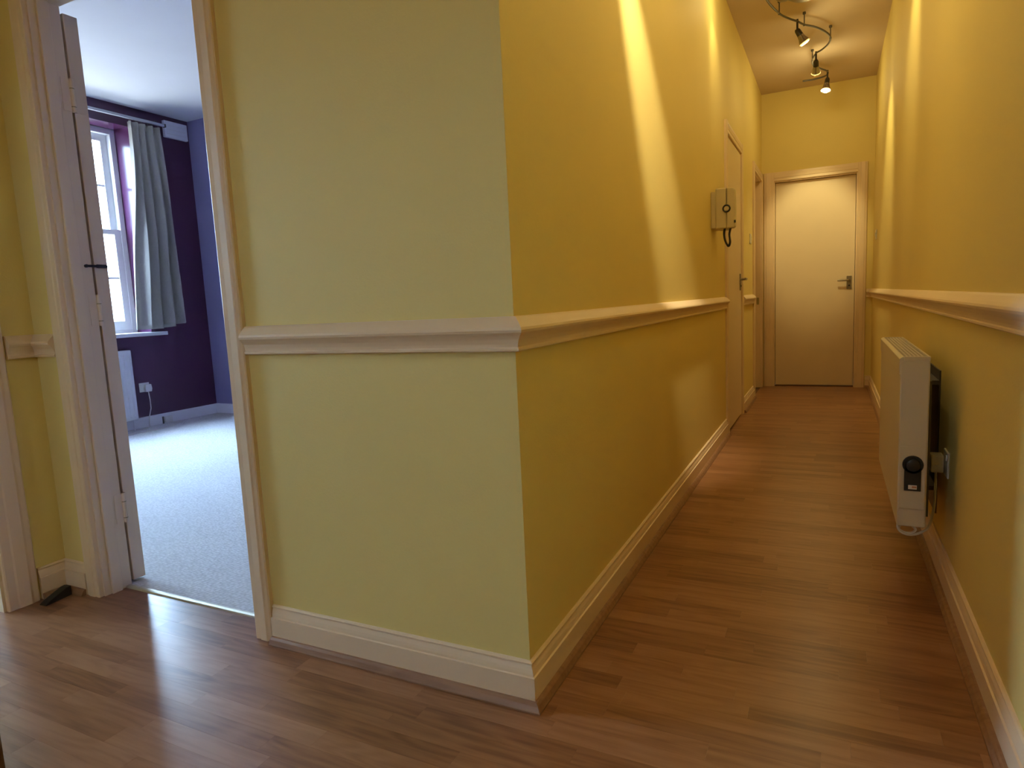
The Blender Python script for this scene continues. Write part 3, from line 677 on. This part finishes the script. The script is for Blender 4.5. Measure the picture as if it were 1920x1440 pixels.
head(t1, (-0.06, 3.72, ZT), (0.50, 0.30, -0.80), 15, size=64, blend=1.0)
t2 = thing('track_light', (-0.30, 2.2, ZT), 'second ceiling spotlight track nearer the hall', 'track light')
pts = [(-0.05, 1.60), (-0.12, 1.72), (-0.30, 1.78), (-0.44, 1.86), (-0.46, 2.10), (-0.30, 2.35), (-0.12, 2.55)]
MB().tube(spline([(a, b, ZT) for a, b in pts], 8), 0.0070, 10).build('track_rail', 'steel', t2, smooth=True)
rods(t2, ((-0.12, 1.72), (-0.30, 2.35)))
MB().lathe((-0.30, 2.1, ZC), (0, 0, -1), [(0, 0.125), (0.012, 0.125), (0.045, 0.11), (0.07, 0.07), (0.075, 0)], 32).build('ceiling_canopy', 'nickel', t2, smooth=True)
head(t2, (-0.44, 1.86, ZT), (-0.155, 0.595, -0.80), 230, WARM_PALE, 25, 0.9, spill=6)
head(t2, (-0.12, 2.55, ZT), (0.30, 0.35, -0.80), 4, size=80, blend=1.0, spill=6)  # lit head added to give the near corridor warm fill

# added fill lamp overhead, unseen behind the viewer, to warm the hall
hl = thing('hall_fill_lamp', (-0.75, -0.75, ZC - 0.14), 'added unseen ceiling lamp giving the hall warm fill light', 'ceiling lamp')
MB().lathe((-0.75, -0.75, ZC), (0, 0, -1), [(0, 0.14), (0.02, 0.14), (0.03, 0.13), (0.03, 0)], 28).build('fill_base', 'nickel', hl, smooth=True)
MB().lathe((-0.75, -0.75, ZC), (0, 0, -1), [(0.03, 0.125), (0.06, 0.135), (0.10, 0.11), (0.125, 0.06), (0.132, 0)], 28).build('fill_bowl', 'bowl', hl, smooth=True)

# ------------------------------------------------------------------ small things in the hall
dw = thing('rubber_wedge', (-2.555, 1.28, 0), 'black rubber wedge on the floor in the left corner', 'door wedge')
import itertools
tip, endp = Vector((-2.535, 1.225, 0)), Vector((-2.548, 1.322, 0)); dv = (endp - tip); sd = Vector((dv.y, -dv.x, 0)).normalized()
wv = []
prof = [(0, 0.004), (0.15, 0.012), (0.5, 0.024), (0.85, 0.035), (1.0, 0.036)]
for s_ in (-1, 1):
    for a, h in prof:
        p = tip + dv*a + sd*s_*0.017; wv.append((p.x, p.y, 0.0005)); wv.append((p.x, p.y, h))
n = len(prof)*2; fs = []
for i in range(len(prof)-1):
    a = 2*i; fs += [(a, a+2, a+3, a+1), (n+a, n+a+1, n+a+3, n+a+2), (a+1, a+3, n+a+3, n+a+1), (a, n+a, n+a+2, a+2)]
fs += [(0, 1, n+1, n), (n-2, 2*n-2, 2*n-1, n-1)]
MB().add(wv, fs).build('wedge_body', 'rubber', dw, bevel=0.003)
bx = thing('wooden_box', (-1.75, 0.48, 0), 'dark brown wooden edge cut off at the bottom left corner', 'box')
BXX, BXY = -1.56, 0.641
box(BXX - 0.36, BXX, BXY - 0.30, BXY, 0.0, 0.022).build('base', 'boxwood', bx)
for a in ((BXX - 0.018, BXX, BXY - 0.30, BXY), (BXX - 0.36, BXX - 0.342, BXY - 0.30, BXY), (BXX - 0.342, BXX - 0.018, BXY - 0.018, BXY), (BXX - 0.342, BXX - 0.018, BXY - 0.30, BXY - 0.282)):
    box(*a, 0.022, 0.26).build('side_board', 'boxwood', bx)
